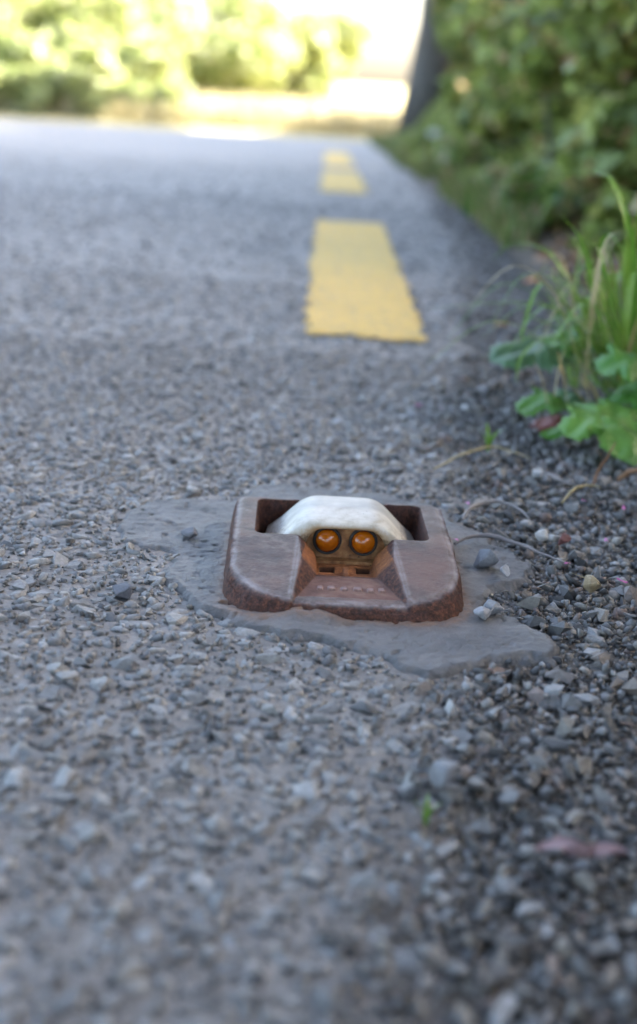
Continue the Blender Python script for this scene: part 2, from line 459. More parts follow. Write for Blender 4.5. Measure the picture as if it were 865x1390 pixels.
# the painted dashes themselves: a thin worn film over the road
def m_paint():
    m = Mat('yellow_road_paint'); a = m.noise(90, 5, .7); b = m.noise(8, 4)
    c = m.mix(.5, m.ramp(a, [(.3, (.44, .29, .09)), (.55, (.66, .42, .07)), (.75, (.74, .49, .12))]), m.ramp(b, [(.3, (.60, .38, .07)), (.7, (.72, .48, .12))]))
    wr = m.noise(75, 6, .75)
    c = m.mix(m.ramp(wr, [(.53, 0.0), (.64, .8)]), c, (.22, .20, .17))
    m.color(c).rough(.7); m.bump(m.math('ADD', a, wr), .9, .005); return m.m
M['paint'] = m_paint()
for a, b in DASHES:
    st = .007 if a < 4 else .02
    X = np.arange(lx(b) - .04, lx(a) + LW + .04, st if a < 4 else .012); Y = np.arange(a - .06, b + .06, st)
    me, _ = gridmesh('edge_line_dash', X, Y, lambda x, y: road_z(x, y) + .0042, lambda x, y: dash_sd(x, y) > 0)
    o = link('edge_line_dash', me, M['paint'], road)

# ------------------------------------------------------------------ bitumen apron round the stud
STUD = Vector((.0185, .888, .0012)); YAW = math.radians(2.0)
def to_local(X, Y):
    dx, dy = X - STUD.x, Y - STUD.y; c, s = math.cos(-YAW), math.sin(-YAW)
    return dx * c - dy * s, dx * s + dy * c
def rbox(x, y, hw, y0, y1, rf, rb):
    """signed distance, positive inside, of a box with large front and small rear corners"""
    out = np.full(np.shape(x), 0.0)
    r = np.where(y < 0, rf, rb)
    cy_ = (y0 + y1) / 2; hy = (y1 - y0) / 2
    qx = np.abs(x) - hw + r; qy = np.abs(y - cy_) - hy + r
    return r - (np.hypot(np.maximum(qx, 0), np.maximum(qy, 0)) + np.minimum(np.maximum(qx, qy), 0))
def stud_sd(x, y): return rbox(x, y, .0835, -.0990, .098, .036, .012)
def top_sd(x, y): return rbox(x, y, .0775, -.0890, .0955, .052, .010)

def patch_z(X, Y):
    d = patch_sd(X, Y); lx_, ly_ = to_local(X, Y); ds = -stud_sd(lx_, ly_)
    thick = .0040 + .0008 * vnoise(X, Y, .06, 41) + .0008 * vnoise(X, Y, .014, 42)
    z = -.004 + (thick + .004) * np.clip(d / .0065, 0, 1) ** .55
    col = .0015 * np.exp(-np.clip(ds, 0, 1) / .012)
    front = .0065 * np.exp(-((lx_ + .028) / .020) ** 2) * np.exp(-np.clip(ds, 0, 1) / .012) * (ly_ < -.05)
    lip = .0004 * np.sin(d * 420 + 3 * vnoise(X, Y, .04, 43)) * sstep(.004, .02, d) * sstep(.05, .03, d) * .6
    pits = -.0016 * sstep(.50, .70, vnoise(X, Y, .008, 44, 2))
    return z + col + front + lip + pits * sstep(.002, .008, d) + .0009 * vnoise(X, Y, .0045, 45)
lo, hi = PATCH.min(0) - .012, PATCH.max(0) + .012
me, _ = gridmesh('bitumen_apron', np.arange(lo[0], hi[0], .0013), np.arange(lo[1], hi[1], .0013), patch_z, lambda x, y: (patch_sd(x, y) > -.003) & (stud_sd(*to_local(x, y)) < .007))
def m_bitumen():
    m = Mat('weathered_bitumen'); a = m.noise(28, 5, .6); b = m.noise(220, 5, .7); c3 = m.noise(11, 4)
    c = m.ramp(a, [(.3, (.072, .072, .076)), (.5, (.118, .117, .12)), (.7, (.165, .162, .16))])
    c = m.mix(.45, c, m.ramp(b, [(.3, .28), (.7, .72)]), 'OVERLAY')
    c = m.mix(m.ramp(c3, [(.5, 0.0), (.75, .55)]), c, (.17, .155, .14))
    # rust washed from the casting onto the bitumen next to it
    rs = m.attr('rust'); c = m.mix(m.math('MULTIPLY', rs, m.ramp(b, [(.3, .2), (.7, 1.0)])), c, (.24, .115, .05))
    m.color(c).rough(m.ramp(b, [(.3, .42), (.7, .62)])); m.bump(m.math('ADD', b, m.noise(700, 4, .7)), .9, .0022); return m.m
M['bitumen'] = m_bitumen()
co = np.empty(len(me.vertices) * 3, np.float32); me.vertices.foreach_get('co', co); co = co.reshape(-1, 3)
qx, qy = to_local(co[:, 0], co[:, 1]); ds = -stud_sd(qx, qy)
ra = me.attributes.new('rust', 'FLOAT', 'POINT'); ra.data.foreach_set('value', (.75 * np.exp(-np.clip(ds, 0, 1) / .0035)).astype(np.float32))
tag(link('bitumen_apron', me, M['bitumen']), 'smooth grey bitumen apron with ragged edge sealing the iron road stud into the road', 'sealant')

# ------------------------------------------------------------------ the road stud
stud = empty('road_stud', STUD, YAW)
tag(stud, 'rusty cast iron cat\'s eye road stud with white rubber insert and two amber glass lenses', 'road stud')
def smin(a, b, k):
    h = np.clip(.5 + .5 * (b - a) / k, 0, 1); return b * (1 - h) + a * h - k * h * (1 - h)
INS = .0025   # the insert sits a touch right of the middle
def housing_z(x, y):
    n1 = vnoise(x, y, .012, 61); n2 = vnoise(x, y, .004, 62, 2)
    ramp = np.where(y > .005, .0255, .0255 - (.005 - y) * .118)
    top = smin(ramp, np.full_like(ramp, .0255), .002) + .0002 * n1
    # channel in front of the lenses
    wb = np.interp(y, [-.094, -.03, .012], [.0385, .0205, .0195])
    fl = np.interp(y, [-.096, -.086, -.034, -.028, .02], [.0122, .0130, .0098, .0092, .0090])
    xc = x - INS
    ch = fl + np.clip(np.abs(xc) - wb, 0, 1) * 1.15 + .0003 * n1
    # tray with two drain slots just under the lenses
    tray = sstep(.0215, .0195, np.abs(xc)) * sstep(-.0295, -.0255, y)
    ch = ch - .0048 * tray
    web = sstep(.0028, .0016, np.abs(xc)) * sstep(-.030, -.026, y) * (1 - sstep(-.012, -.009, y))
    ch = ch + .0052 * web * tray
    for sx in (-.0128, .0128):
        ch = ch - .014 * sstep(.0052, .0042, np.abs(xc - sx)) * sstep(.0062, .0052, np.abs(y + .0045))
    z = smin(top, ch, .0018)
    # well that holds the insert
    d = np.minimum(.0615 - np.abs(x), np.minimum(y - .0085, .0885 - y)) + .0005 * n1
    qx = np.abs(x) - .0615 + .006; qy = np.abs(y - .0485) - .040 + .006
    d = .006 - (np.hypot(np.maximum(qx, 0), np.maximum(qy, 0)) + np.minimum(np.maximum(qx, qy), 0)) + .0004 * n1
    z = z - (z - (-.006)) * sstep(-.0008, .0016, d)
    # flanks
    s = stud_sd(x + .0008 * n1, y + .0008 * vnoise(x, y, .012, 63))
    s2 = top_sd(x + .0008 * n1, y + .0008 * vnoise(x, y, .012, 63))
    t = np.where(s2 > 0, 1.0, np.clip(s, 0, 1) / np.maximum(np.clip(s, 0, 1) - s2, 1e-6))
    t2 = np.clip(t + .12 * sstep(-.004, .004, s2) - .12 * (s2 > 0), 0, 1)
    prof_ = 1 - (1 - t2) ** 1.75
    z = np.where(s2 < .0, np.minimum(z, -.006 + (z + .006) * prof_), z)
    z = z - .0011 * (1 - sstep(.0, .0045, s2)) * (t > .6)
    rough_side = 1 - sstep(-.001, .002, s2)
    return z + n2 * (.00018 + .00055 * rough_side)
res = .00062
hx = np.arange(-.086, .0861, res); hy = np.arange(-.102, .1005, res)
me, used = gridmesh('housing', hx, hy, housing_z, lambda x, y: stud_sd(x, y) > -.0012)
co = np.empty(len(me.vertices) * 3, np.float32); me.vertices.foreach_get('co', co); co = co.reshape(-1, 3)
# rust: everything that tyres do not polish
nrm = np.empty(len(me.vertices) * 3, np.float32); me.vertex_normals.foreach_get('vector', nrm); nrm = nrm.reshape(-1, 3)
X, Y, Z = co.T
chan = (np.abs(X - INS) < np.interp(Y, [-.09, 0, .01], [.0385, .029, .03])) & (Y < .0088) & (Y > -.087)
polish = sstep(.80, .975, nrm[:, 2]) * (Z > .009) * np.where(chan, np.where(Y < -.078, .8, .0), 1.0)
side = sstep(-.002, .003, top_sd(X, Y))
polish = polish * side
pa = me.attributes.new('polish', 'FLOAT', 'POINT'); pa.data.foreach_set('value', polish.astype(np.float32))
oa = me.attributes.new('orange', 'FLOAT', 'POINT'); oa.data.foreach_set('value', (chan * sstep(-.034, -.022, Y) * sstep(.001, .004, Z)).astype(np.float32))
fa = me.attributes.new('floor', 'FLOAT', 'POINT'); fa.data.foreach_set('value', (chan * sstep(.82, .95, nrm[:, 2]) * sstep(-.030, -.036, Y)).astype(np.float32))
slot_shade = np.zeros(len(X))
for sx in (-.0128, .0128): slot_shade = np.maximum(slot_shade, sstep(.0056, .0048, np.abs(X - INS - sx)) * sstep(.0066, .0056, np.abs(Y + .0045)) * (Z < .0038))
me.attributes.new('slot_shade', 'FLOAT', 'POINT').data.foreach_set('value', slot_shade.astype(np.float32))
edge_ = np.exp(-((top_sd(X, Y) - .0012) / .0028) ** 2) * sstep(.55, .8, nrm[:, 2]) + .7 * np.exp(-((np.abs(np.abs(X - INS) - np.interp(Y, [-.09, 0.0], [.0392, .0335])) - .001) / .0012) ** 2) * (Y < .004) * (Y > -.085) * (nrm[:, 2] > .75)
me.attributes.new('rim', 'FLOAT', 'POINT').data.foreach_set('value', np.clip(edge_, 0, 1).astype(np.float32))
def m_iron():
    m = Mat('cast_iron'); a = m.noise(260, 5, .7); b = m.noise(900, 4, .7); c3 = m.noise(55, 5, .65); d = m.noise(24, 4)
    rust = m.ramp(a, [(.28, (.010, .006, .005)), (.45, (.043, .017, .011)), (.6, (.095, .034, .019)), (.78, (.19, .075, .036))])
    rust = m.mix(m.ramp(c3, [(.45, 0.0), (.7, .5)]), rust, (.075, .042, .038))
    rust = m.mix(.7, rust, m.ramp(b, [(.35, .2), (.65, .82)]), 'OVERLAY')
    rust = m.mix(m.attr('orange'), rust, m.ramp(a, [(.3, (.11, .038, .014)), (.6, (.27, .095, .027)), (.8, (.38, .16, .05))]))
    rust = m.mix(m.attr('floor'), rust, m.ramp(c3, [(.3, (.085, .038, .028)), (.5, (.145, .072, .052)), (.7, (.21, .12, .09))]))
    rust = m.mix(m.attr('slot_shade'), rust, (.016, .009, .007))  # shade inside the drain slots, put into the colour as near-black
    worn = m.ramp(c3, [(.3, (.040, .025, .020)), (.5, (.082, .055, .046)), (.7, (.165, .130, .116))])
    worn = m.mix(.6, worn, m.ramp(b, [(.32, .22), (.68, .8)]), 'OVERLAY')
    worn = m.mix(m.ramp(d, [(.42, 0.0), (.66, .8)]), worn, (.145, .072, .052))
    pol = m.math('ADD', m.math('MULTIPLY', m.attr('polish'), 1.25), m.math('MULTIPLY', m.math('SUBTRACT', a, .5), .9))
    pf = m.ramp(pol, [(.40, 0.0), (.98, 1.0)])
    rim = m.math('MULTIPLY', m.attr('rim'), m.ramp(c3, [(.35, .15), (.6, 1.0)]))
    m.color(m.mix(m.math('MULTIPLY', rim, .55), m.mix(pf, rust, worn), (.36, .34, .34)))
    m.l(m.math('MAXIMUM', m.math('MULTIPLY', pf, .12), m.math('MULTIPLY', rim, .5)), m.b.inputs['Metallic'])
    m.rough(m.math('SUBTRACT', m.ramp(pf, [(0, .8), (1, .47)]), m.math('MULTIPLY', rim, .06)))
    m.b.inputs['Specular IOR Level'].default_value = .32
    m.bump(m.math('ADD', a, m.math('MULTIPLY', b, .9)), .75, .0013); return m.m
M['iron'] = m_iron()
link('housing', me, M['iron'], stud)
mk = Mat('worn_iron_mark'); mk.color(mk.ramp(mk.noise(300, 4), [(.3, (.12, .06, .05)), (.7, (.25, .15, .12))])).rough(.6); M['mark'] = mk.m
# worn cast lettering on the channel floor, no longer legible: low pads
for k, (px_, wdt) in enumerate(((-.019, .0042), (-.0115, .0055), (-.003, .005), (.006, .006), (.0145, .0048), (.022, .0045))):
    bm = bmesh.new(); bmesh.ops.create_cube(bm, size=1)
    for v in bm.verts:
        tp = .72 if v.co.z > 0 else 1
        v.co = Vector((v.co.x * wdt * tp, v.co.y * .0062 * tp, v.co.z * .0016))
    bmesh.ops.bevel(bm, geom=bm.edges[:], offset=.0003, segments=1, affect='EDGES')
    me = bpy.data.meshes.new('worn_raised_mark'); bm.to_mesh(me); bm.free()
    o = link('worn_raised_mark', me, M['mark'], stud, (INS + px_, -.062 + .0008 * (k % 2), .0124)); o.rotation_euler = (.04, 0, .05 * (k % 3 - 1))

# --- white rubber insert: an arch with a mouth for the lenses
def arch(half, ztop, zbot, spread_, rad, n=61):
    """points of an arch from lower left to lower right with rounded shoulders"""
    pts = [(-half - spread_, zbot), (-half, ztop), (half, ztop), (half + spread_, zbot)]
    P_ = [Vector(p) for p in pts]; out = []
    def corner(a, b, c, r):
        u = (a - b).normalized(); v = (c - b).normalized(); ang = math.acos(max(-1, min(1, u.dot(v)))); t = r / math.tan(ang / 2)
        t = min(t, (a - b).length * .9, (c - b).length * .48)
        p0, p1 = b + u * t, b + v * t
        return [p0 * (1 - s) ** 2 + b * 2 * s * (1 - s) + p1 * s ** 2 for s in np.linspace(0, 1, 15)]
    poly = [P_[0]] + corner(P_[0], P_[1], P_[2], rad) + corner(P_[1], P_[2], P_[3], rad) + [P_[3]]
    cum = [0]
    for a, b in zip(poly, poly[1:]): cum.append(cum[-1] + (b - a).length)
    for s in np.linspace(0, cum[-1], n):
        i = min(max(0, np.searchsorted(cum, s) - 1), len(poly) - 2); t = (s - cum[i]) / max(1e-9, cum[i + 1] - cum[i])
        out.append(poly[i].lerp(poly[i + 1], t))
    return out
def rings(name, R, mat, parent, loc=(0, 0, 0)):
    v, f = [], []; n = len(R[0])
    for r in R: v += r
    for j in range(len(R) - 1):
        for i in range(n - 1):
            a = j * n + i; f.append((a, a + 1, a + n + 1, a + n))
    me = pymesh(name, v, f, True); return link(name, me, mat, parent, loc)
def ring(half, ztop, zbot, sp, rad, y):
    return [Vector((p.x, y + 0.0, p.y)) for p in arch(half, ztop, zbot, sp, rad)]
R = []
for y, dz, dh in ((.086, -.016, -.004), (.082, -.0085, -.002), (.074, -.0034, -.001), (.062, -.0012, 0), (.048, -.0003, 0), (.040, 0, 0), (.0365, -.0002, 0), (.0335, -.0008, .0006), (.026, -.0022, .0014), (.0185, -.0034, .0020), (.0148, -.0041, .0020), (.0128, -.0052, .0012)):
    R.append([p + Vector((-.0015, 0, 0)) for p in ring(.0275 + dh, .0378 + dz, .006, .0290, .025, y)])
lip0 = ring(.0245, .0298, .004, .0105, .015, .0114)
mid = [a.lerp(b, .55) + Vector((0, -.0006, 0)) for a, b in zip(R[-1], lip0)]
R += [mid, lip0, ring(.0240, .0290, .004, .0105, .015, .0122), ring(.0238, .0286, .004, .0105, .015, .0150), ring(.0236, .0284, .004, .0105, .015, .023)]
def m_rubber():
    m = Mat('white_rubber'); a = m.noise(70, 5, .6); b = m.noise(520, 4, .65); sp = m.voro(260, 'Distance')
    c = m.ramp(a, [(.3, (.34, .295, .22)), (.48, (.50, .465, .395)), (.75, (.62, .595, .54))])
    spots = m.ramp(sp, [(.06, 1.0), (.11, 0.0)])
    c = m.mix(m.math('MULTIPLY', spots, m.ramp(m.noise(45, 3), [(.5, 0.0), (.62, .85)])), c, (.05, .035, .025))
    st = m.math('ADD', m.attr('stain'), m.math('MULTIPLY', m.math('SUBTRACT', b, .5), .7))
    c = m.mix(m.ramp(st, [(.25, 0.0), (.8, .85)]), c, (.36, .22, .10))
    c = m.mix(m.math('MULTIPLY', m.attr('scuff_shade'), m.ramp(a, [(.3, .95), (.7, .5)])), c, (.34, .325, .30))
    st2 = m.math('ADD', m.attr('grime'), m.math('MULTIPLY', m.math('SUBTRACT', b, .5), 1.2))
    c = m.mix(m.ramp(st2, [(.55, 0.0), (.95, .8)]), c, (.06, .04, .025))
    m.color(c).rough(.5); m.bump(b, .25, .0008); return m.m
M['rubber'] = m_rubber()
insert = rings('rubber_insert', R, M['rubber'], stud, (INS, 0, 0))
me = insert.data; co = np.array([v.co[:] for v in me.vertices])
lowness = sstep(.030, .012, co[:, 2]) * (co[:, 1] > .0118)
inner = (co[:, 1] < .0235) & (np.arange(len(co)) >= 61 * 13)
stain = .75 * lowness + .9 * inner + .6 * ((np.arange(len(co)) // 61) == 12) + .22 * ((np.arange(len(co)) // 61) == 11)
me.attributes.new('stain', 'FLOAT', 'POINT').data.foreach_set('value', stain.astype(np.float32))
scuff_shade = sstep(.0345, .039, co[:, 1])  # greys the top behind the crease: tyre scuffing plus painted-in shading
me.attributes.new('scuff_shade', 'FLOAT', 'POINT').data.foreach_set('value', scuff_shade.astype(np.float32))
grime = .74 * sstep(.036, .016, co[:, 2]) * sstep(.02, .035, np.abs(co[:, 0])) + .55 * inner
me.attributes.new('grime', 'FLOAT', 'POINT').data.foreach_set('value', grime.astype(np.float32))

# face inside the mouth, stained brown
pts = ring(.0242, .0292, -.001, .0105, .015, 0)
v = []; f = []; NR = 10; n = len(pts)
cen = Vector((0, 0, -.001))
for j in range(NR + 1):
    for p in pts:
        q = cen.lerp(p, j / NR); q.y = .0178 + .0004 * noise.noise(q * 300); v.append(q)
for j in range(NR):
    for i in range(n - 1):
        a = j * n + i; f.append((a, a + n, a + n + 1, a + 1))
me = pymesh('lens_face', v, f, True)
def m_face():
    m = Mat('stained_rubber'); a = m.noise(160, 5, .65); b = m.noise(60, 3); sp = m.voro(210, 'Distance')
    c = m.ramp(a, [(.3, (.12, .045, .015)), (.5, (.27, .12, .04)), (.72, (.44, .25, .11))])
    c = m.mix(m.math('MULTIPLY', m.ramp(sp, [(.1, 1.0), (.18, 0.0)]), m.ramp(b, [(.5, 0.0), (.6, .9)])), c, (.02, .012, .01))
    m.color(c).rough(.6); m.bump(a, .4, .001); return m.m
M['face'] = m_face()
link('lens_face', me, M['face'], stud, (INS, 0, 0))
# sill under the mouth
bm = bmesh.new(); bmesh.ops.create_cube(bm, size=1)
for v_ in bm.verts: v_.co = Vector((v_.co.x * .052, v_.co.y * .0125, v_.co.z * .0060))
bmesh.ops.bevel(bm, geom=bm.edges[:], offset=.0012, segments=2, affect='EDGES')
me = bpy.data.meshes.new('sill'); bm.to_mesh(me); bm.free()
link('sill', me, M['face'], stud, (INS, .0150, .0026))

def m_amber():
    m = Mat('amber_glass'); a = m.noise(140, 3)
    m.color(m.ramp(a, [(.3, (.50, .115, .003)), (.7, (.70, .19, .006))])).rough(.18)
    m.set(IOR=1.5); m.b.inputs['Transmission Weight'].default_value = .45
    m.b.inputs['Coat Weight'].default_value = .25; m.b.inputs['Coat Roughness'].default_value = .06
    return m.m
M['amber'] = m_amber()
mk = Mat('black_rubber'); mk.color((.012, .011, .011)).rough(.45); M['black'] = mk.m
for sx in (-.0130, .0130):
    # lens: a domed bead
    v, f = [], []; NS, NR = 32, 12
    for j in range(NR + 1):
        th = math.radians(2 + 100 * j / NR)
        for k in range(NS):
            ph = 2 * math.pi * k / NS
            v.append(Vector((math.sin(th) * math.cos(ph) * .0086, -math.cos(th) * .0078, math.sin(th) * math.sin(ph) * .0086)))
    for j in range(NR):
        for k in range(NS):
            a = j * NS + k; b = j * NS + (k + 1) % NS; f.append((a, a + NS, b + NS, b))
    f.append(tuple(range(NS))); f.append(tuple(NR * NS + k for k in reversed(range(NS))))
    ln = link('lens', pymesh('lens', v, f, True), M['amber'], stud, (INS + sx, .0165, .0190)); ln.rotation_euler = (math.radians(-4), 0, 0)
    v, f = [], []
    for k in range(36):
        ph = 2 * math.pi * k / 36
        for q in range(10):
            t = 2 * math.pi * q / 10; r_ = .0093 + .0012 * math.cos(t)
            v.append(Vector((r_ * math.cos(ph), .0024 * math.sin(t), r_ * math.sin(ph))))
    for k in range(36):
        for q in range(10):
            a = k * 10 + q; b = k * 10 + (q + 1) % 10; c = ((k + 1) % 36) * 10 + q; d = ((k + 1) % 36) * 10 + (q + 1) % 10
            f.append((a, b, d, c))
    link('collar', pymesh('collar', v, f, True), M['black'], ln, (0, .0000, 0))

# ------------------------------------------------------------------ plants
def leaf_cloud(name, centers, radii, n, size, mat, parent=None, up_bias=.3, seed=1, elong=1.5):
    """many small folded leaves scattered through a set of clumps"""
    r = np.random.default_rng(seed); cen = np.array(centers, float); rad = np.array(radii, float)
    wgt = rad.reshape(len(cen), -1).prod(1) ** .8; k = r.choice(len(cen), n, p=wgt / wgt.sum())
    d = r.normal(size=(n, 3)); d /= np.linalg.norm(d, axis=1)[:, None]
    rr = r.uniform(0, 1, n) ** .42
    p = cen[k] + d * rad[k] * rr[:, None]
    nn = d * .7 + r.normal(size=(n, 3)) * .7 + np.array([0, 0, up_bias]); nn /= np.linalg.norm(nn, axis=1)[:, None]
    a = np.cross(nn, r.normal(size=(n, 3))); a /= np.linalg.norm(a, axis=1)[:, None]; b = np.cross(nn, a)
    s = size * r.uniform(.6, 1.35, n)[:, None]
    tip = p + a * s * elong * .5; root = p - a * s * elong * .5; m1 = p + b * s * .5 + nn * s * .12; m2 = p - b * s * .5 + nn * s * .12
    V = np.stack([root, m1, tip, m2], 1).reshape(-1, 3); i = np.arange(n) * 4
    F_ = np.stack([i, i + 1, i + 2, i, i + 2, i + 3], 1)
    o = link(name, npmesh(name, V, F_.ravel(), np.full(2 * n, 3)), mat, parent); return o

def wobble(a, b, n, amp, r):
    a, b = Vector(a), Vector(b)
    return [a.lerp(b, t / n) + (Vector((r.uniform(-1, 1), r.uniform(-1, 1), r.uniform(-.5, .5))) * amp if 0 < t < n else Vector()) for t in range(n + 1)]

def shrub(base, rx, ry, rz_, leaves, size, mat, label, group, seed, name='shrub', cat='shrub', elong=1.5):
    r = random.Random(seed); root = empty(name, base); tag(root, label, cat, group)
    cs, rs = [], []
    v, f = [], []
    for k in range(9):
        c = Vector((r.uniform(-1, 1) * rx * .75, r.uniform(-1, 1) * ry * .75, rz_ * r.uniform(.25, 1.6)))
        q = r.uniform(.32, .6); cs.append(c); rs.append((rx * q, ry * q, rz_ * q * .85))
        tube(wobble((r.uniform(-.05, .05), r.uniform(-.05, .05), -.05), c, 3, rx * .08, r), [.014, .011, .008, .004], 5, v, f)
    link('stem', pymesh('stem', v, f, True), M['bark'], root)
    lo_ = leaf_cloud('foliage', cs, rs, leaves, size, mat, root, seed=seed, elong=elong); lo_['kind'] = 'stuff'
    return root

bz_ = lambda x, y: float(bank_z(np.array([x]), np.array([y]))[0])
# right bank, in the shade: overlapping shrubs from near to far
bank_spots = [(1.00, 2.9, .28), (.86, 3.6, .30), (1.25, 4.1, .45), (.80, 4.7, .32), (1.15, 5.5, .5), (.82, 6.3, .38), (1.2, 7.3, .55), (.92, 8.3, .42), (1.12, 9.6, .55), (1.17, 11.1, .5), (1.38, 12.6, .6), (1.75, 14.4, .6), (1.85, 15.8, .8), (1.62, 17.2, .6)]
for i, (x, y, s) in enumerate(bank_spots):
    z = float(bank_z(np.array([x]), np.array([y]))[0])
    dark = i in (0, 2, 6)
    nth = ['first', 'second', 'third', 'fourth', 'fifth', 'sixth', 'seventh', 'eighth', 'ninth', 'tenth', 'eleventh', 'twelfth', 'thirteenth', 'fourteenth', 'fifteenth'][len(bank_spots) - 1 - i]
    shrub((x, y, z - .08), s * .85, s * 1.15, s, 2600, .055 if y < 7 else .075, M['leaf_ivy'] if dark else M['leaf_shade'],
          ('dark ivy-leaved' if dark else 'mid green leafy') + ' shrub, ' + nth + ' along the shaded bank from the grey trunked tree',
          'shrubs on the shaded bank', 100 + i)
# ivy and leaves that clothe the bank itself
r = np.random.default_rng(77); n = 14000
yy = r.uniform(2.2, 17, n); xx = .60 + np.abs(r.normal(0, .35, n)) + .25 * r.uniform(0, 1, n)
zz = bank_z(xx, yy) + r.uniform(.0, .09, n)
cs = np.stack([xx, yy, zz], 1)
o = leaf_cloud('bank_ground_cover', cs, np.full((n, 3), .02), n, .05, M['leaf_shade'], None, .8, 78)
tag(o, 'low ivy and leaf cover growing over the shaded roadside bank', 'ground cover', kind='stuff')
def blades(name, X, Y, Zf, h, mat, seed, wdt=.004, lean=.5, parent=None):
    r = np.random.default_rng(seed); n = len(X); Z = Zf(X, Y) - .004
    hh = h * r.uniform(.5, 1.3, n); a = r.uniform(0, 2 * np.pi, n); ln = hh * lean * r.uniform(.2, 1.4, n)
    dx, dy = np.cos(a), np.sin(a); px_, py_ = -dy * wdt / 2, dx * wdt / 2
    V = []
    for t, wk in ((0, 1.0), (.4, .9), (.75, .6), (1, .05)):
        cx_ = X + dx * ln * t ** 2; cy_ = Y + dy * ln * t ** 2; cz_ = Z + hh * (t - .25 * t * t * lean)
        V += [np.stack([cx_ + px_ * wk, cy_ + py_ * wk, cz_], 1), np.stack([cx_ - px_ * wk, cy_ - py_ * wk, cz_], 1)]
    V = np.stack(V, 1).reshape(-1, 3); i = np.arange(n)[:, None] * 8
    q = np.concatenate([i + np.array([[0, 1, 3, 2]]), i + np.array([[2, 3, 5, 4]]), i + np.array([[4, 5, 7, 6]])], 1)
    return link(name, npmesh(name, V, q.ravel(), np.full(3 * n, 4)), mat, parent)
n = 14000; Y = r.uniform(2.6, 16.5, n); X = .39 + np.abs(r.normal(0, .17, n)) - .05 * (Y > 8)
clump = vnoise(X, Y, .45, 88) > -.15
o = blades('verge_grass', X[clump], Y[clump], bank_z, .12, M['verge_grass'], 79, .006, .7)
tag(o, 'short mixed grass along the foot of the shaded bank', 'grass', kind='stuff')
for k in range(12):
    rr = random.Random(800 + k); y = 2.9 + k * .62 + rr.uniform(-.15, .15); x = .50 + rr.uniform(-.04, .10); s_ = rr.uniform(.07, .13)
    shrub((x, y, bz_(x, y) - .01), s_, s_ * 1.3, s_ * .8, 260, .030, M['verge_grass'] if k % 3 else M['leaf_shade'], ('straw-coloured' if k % 3 else 'green') + ' low weed at the foot of the shaded bank', ('straw-coloured' if k % 3 else 'green') + ' weeds along the verge', 800 + k, 'verge_weed', 'weed', 2.4)
# dead leaves on the verge
n = 2200; Y = r.uniform(1.1, 12, n); X = .44 + np.abs(r.normal(0, .14, n))
cs = np.stack([X, Y, bank_z(X, Y) + .008], 1)
M['litter'] = leaf_mat('dead_leaf', [(0, (.10, .055, .03)), (.4, (.22, .12, .06)), (.8, (.36, .20, .09)), (1, (.42, .30, .16))], .15)
o = leaf_cloud('leaf_litter', cs, np.full((n, 3), .006), n, .028, M['litter'], None, 2.0, 80)
tag(o, 'brown dead leaf litter scattered along the verge', 'leaf litter', kind='stuff')

# trees: tapered trunk, limbs, leafy crown
def tree(name, base, h, spread_, leaves, size, mat, label, seed, tr=.17, lean=(0, 0), crown_z=(.5, 1.0), group=None, low=False):
    r = random.Random(seed); root = empty(name, base); tag(root, label, 'tree', group)
    v, f = [], []
    topx, topy = lean
    n = 8; pts = [Vector((topx * (i / n) ** 1.3 + r.uniform(-.03, .03), topy * (i / n) ** 1.3 + r.uniform(-.03, .03), h * .8 * i / n - .15)) for i in range(n + 1)]
    tube(pts, [tr * (1.25 if i == 0 else 1 - .8 * i / n) for i in range(n + 1)], 10, v, f)
    link('trunk', pymesh('trunk', v, f, True), M['bark'], root)
    cs, rs = [], []
    for k in range(16):
        a = k * 2.4 + r.uniform(-.4, .4); q = math.sqrt((k + .5) / 16)
        zc = h * r.uniform(*crown_z)
        c = Vector((topx + math.cos(a) * spread_ * q, topy + math.sin(a) * spread_ * q, zc))
        cs.append(c); s_ = spread_ * r.uniform(.28, .42); rs.append((s_, s_, s_ * .7))
        v, f = [], []; st = pts[min(n, 3 + k % 5)]
        tube(wobble(st, c, 4, .08, r), [tr * .38, tr * .3, tr * .2, tr * .12, tr * .05], 6, v, f)
        link('limb', pymesh('limb', v, f, True), M['bark'], root)
    o_ = leaf_cloud('crown', cs, rs, leaves, size, mat, root, seed=seed); o_['kind'] = 'stuff'
    return root
bz = lambda x, y: float(bank_z(np.array([x]), np.array([y]))[0])
tree('roadside_tree', (.99, 16.3, bz(.99, 16.3)), 6.0, 1.7, 6000, .13, M['leaf_can'], 'grey trunked tree at the far end of the shaded bank by the bend', 201, .27, (.0, -.6), (.6, .95))
tree('roadside_tree', (1.16, 4.7, bz(1.16, 4.7)), 7.5, 2.8, 13000, .17, M['leaf_can'], 'leaning brown trunked tree growing out of the bank shrubs', 203, .15, (2.3, -2.2), (.6, 1.0))
for k, (x, y, h_, sp_, nl, dx) in enumerate(((4.3, -1.2, 7.5, 3.0, 14000, 0), (4.4, 1.6, 7.4, 3.0, 16000, 0), (4.9, 4.6, 7.6, 3.2, 17000, 0), (4.6, 8.0, 7.5, 3.2, 16000, 0), (4.7, 11.4, 7.4, 2.8, 7000, 0), (5.2, 14.6, 7.2, 2.8, 13000, 0), (6.1, 17.4, 7.0, 2.6, 10000, 0), (3.2, 17.3, 7.2, 2.2, 8000, 0), (2.3, .6, 7.2, 2.8, 13000, -1.6), (2.6, -6.0, 7.5, 3.2, 14000, -2.2))):  # last tree, behind the camera, is added to block the rear sky
    tree('roadside_tree', (x, y, bz(x, y)), h_, sp_, nl, .17, M['leaf_can'], 'broad leafy tree shading the road from the top of the bank', 220 + k, .2, (dx, 0), (.5, .97), 'trees on top of the bank')
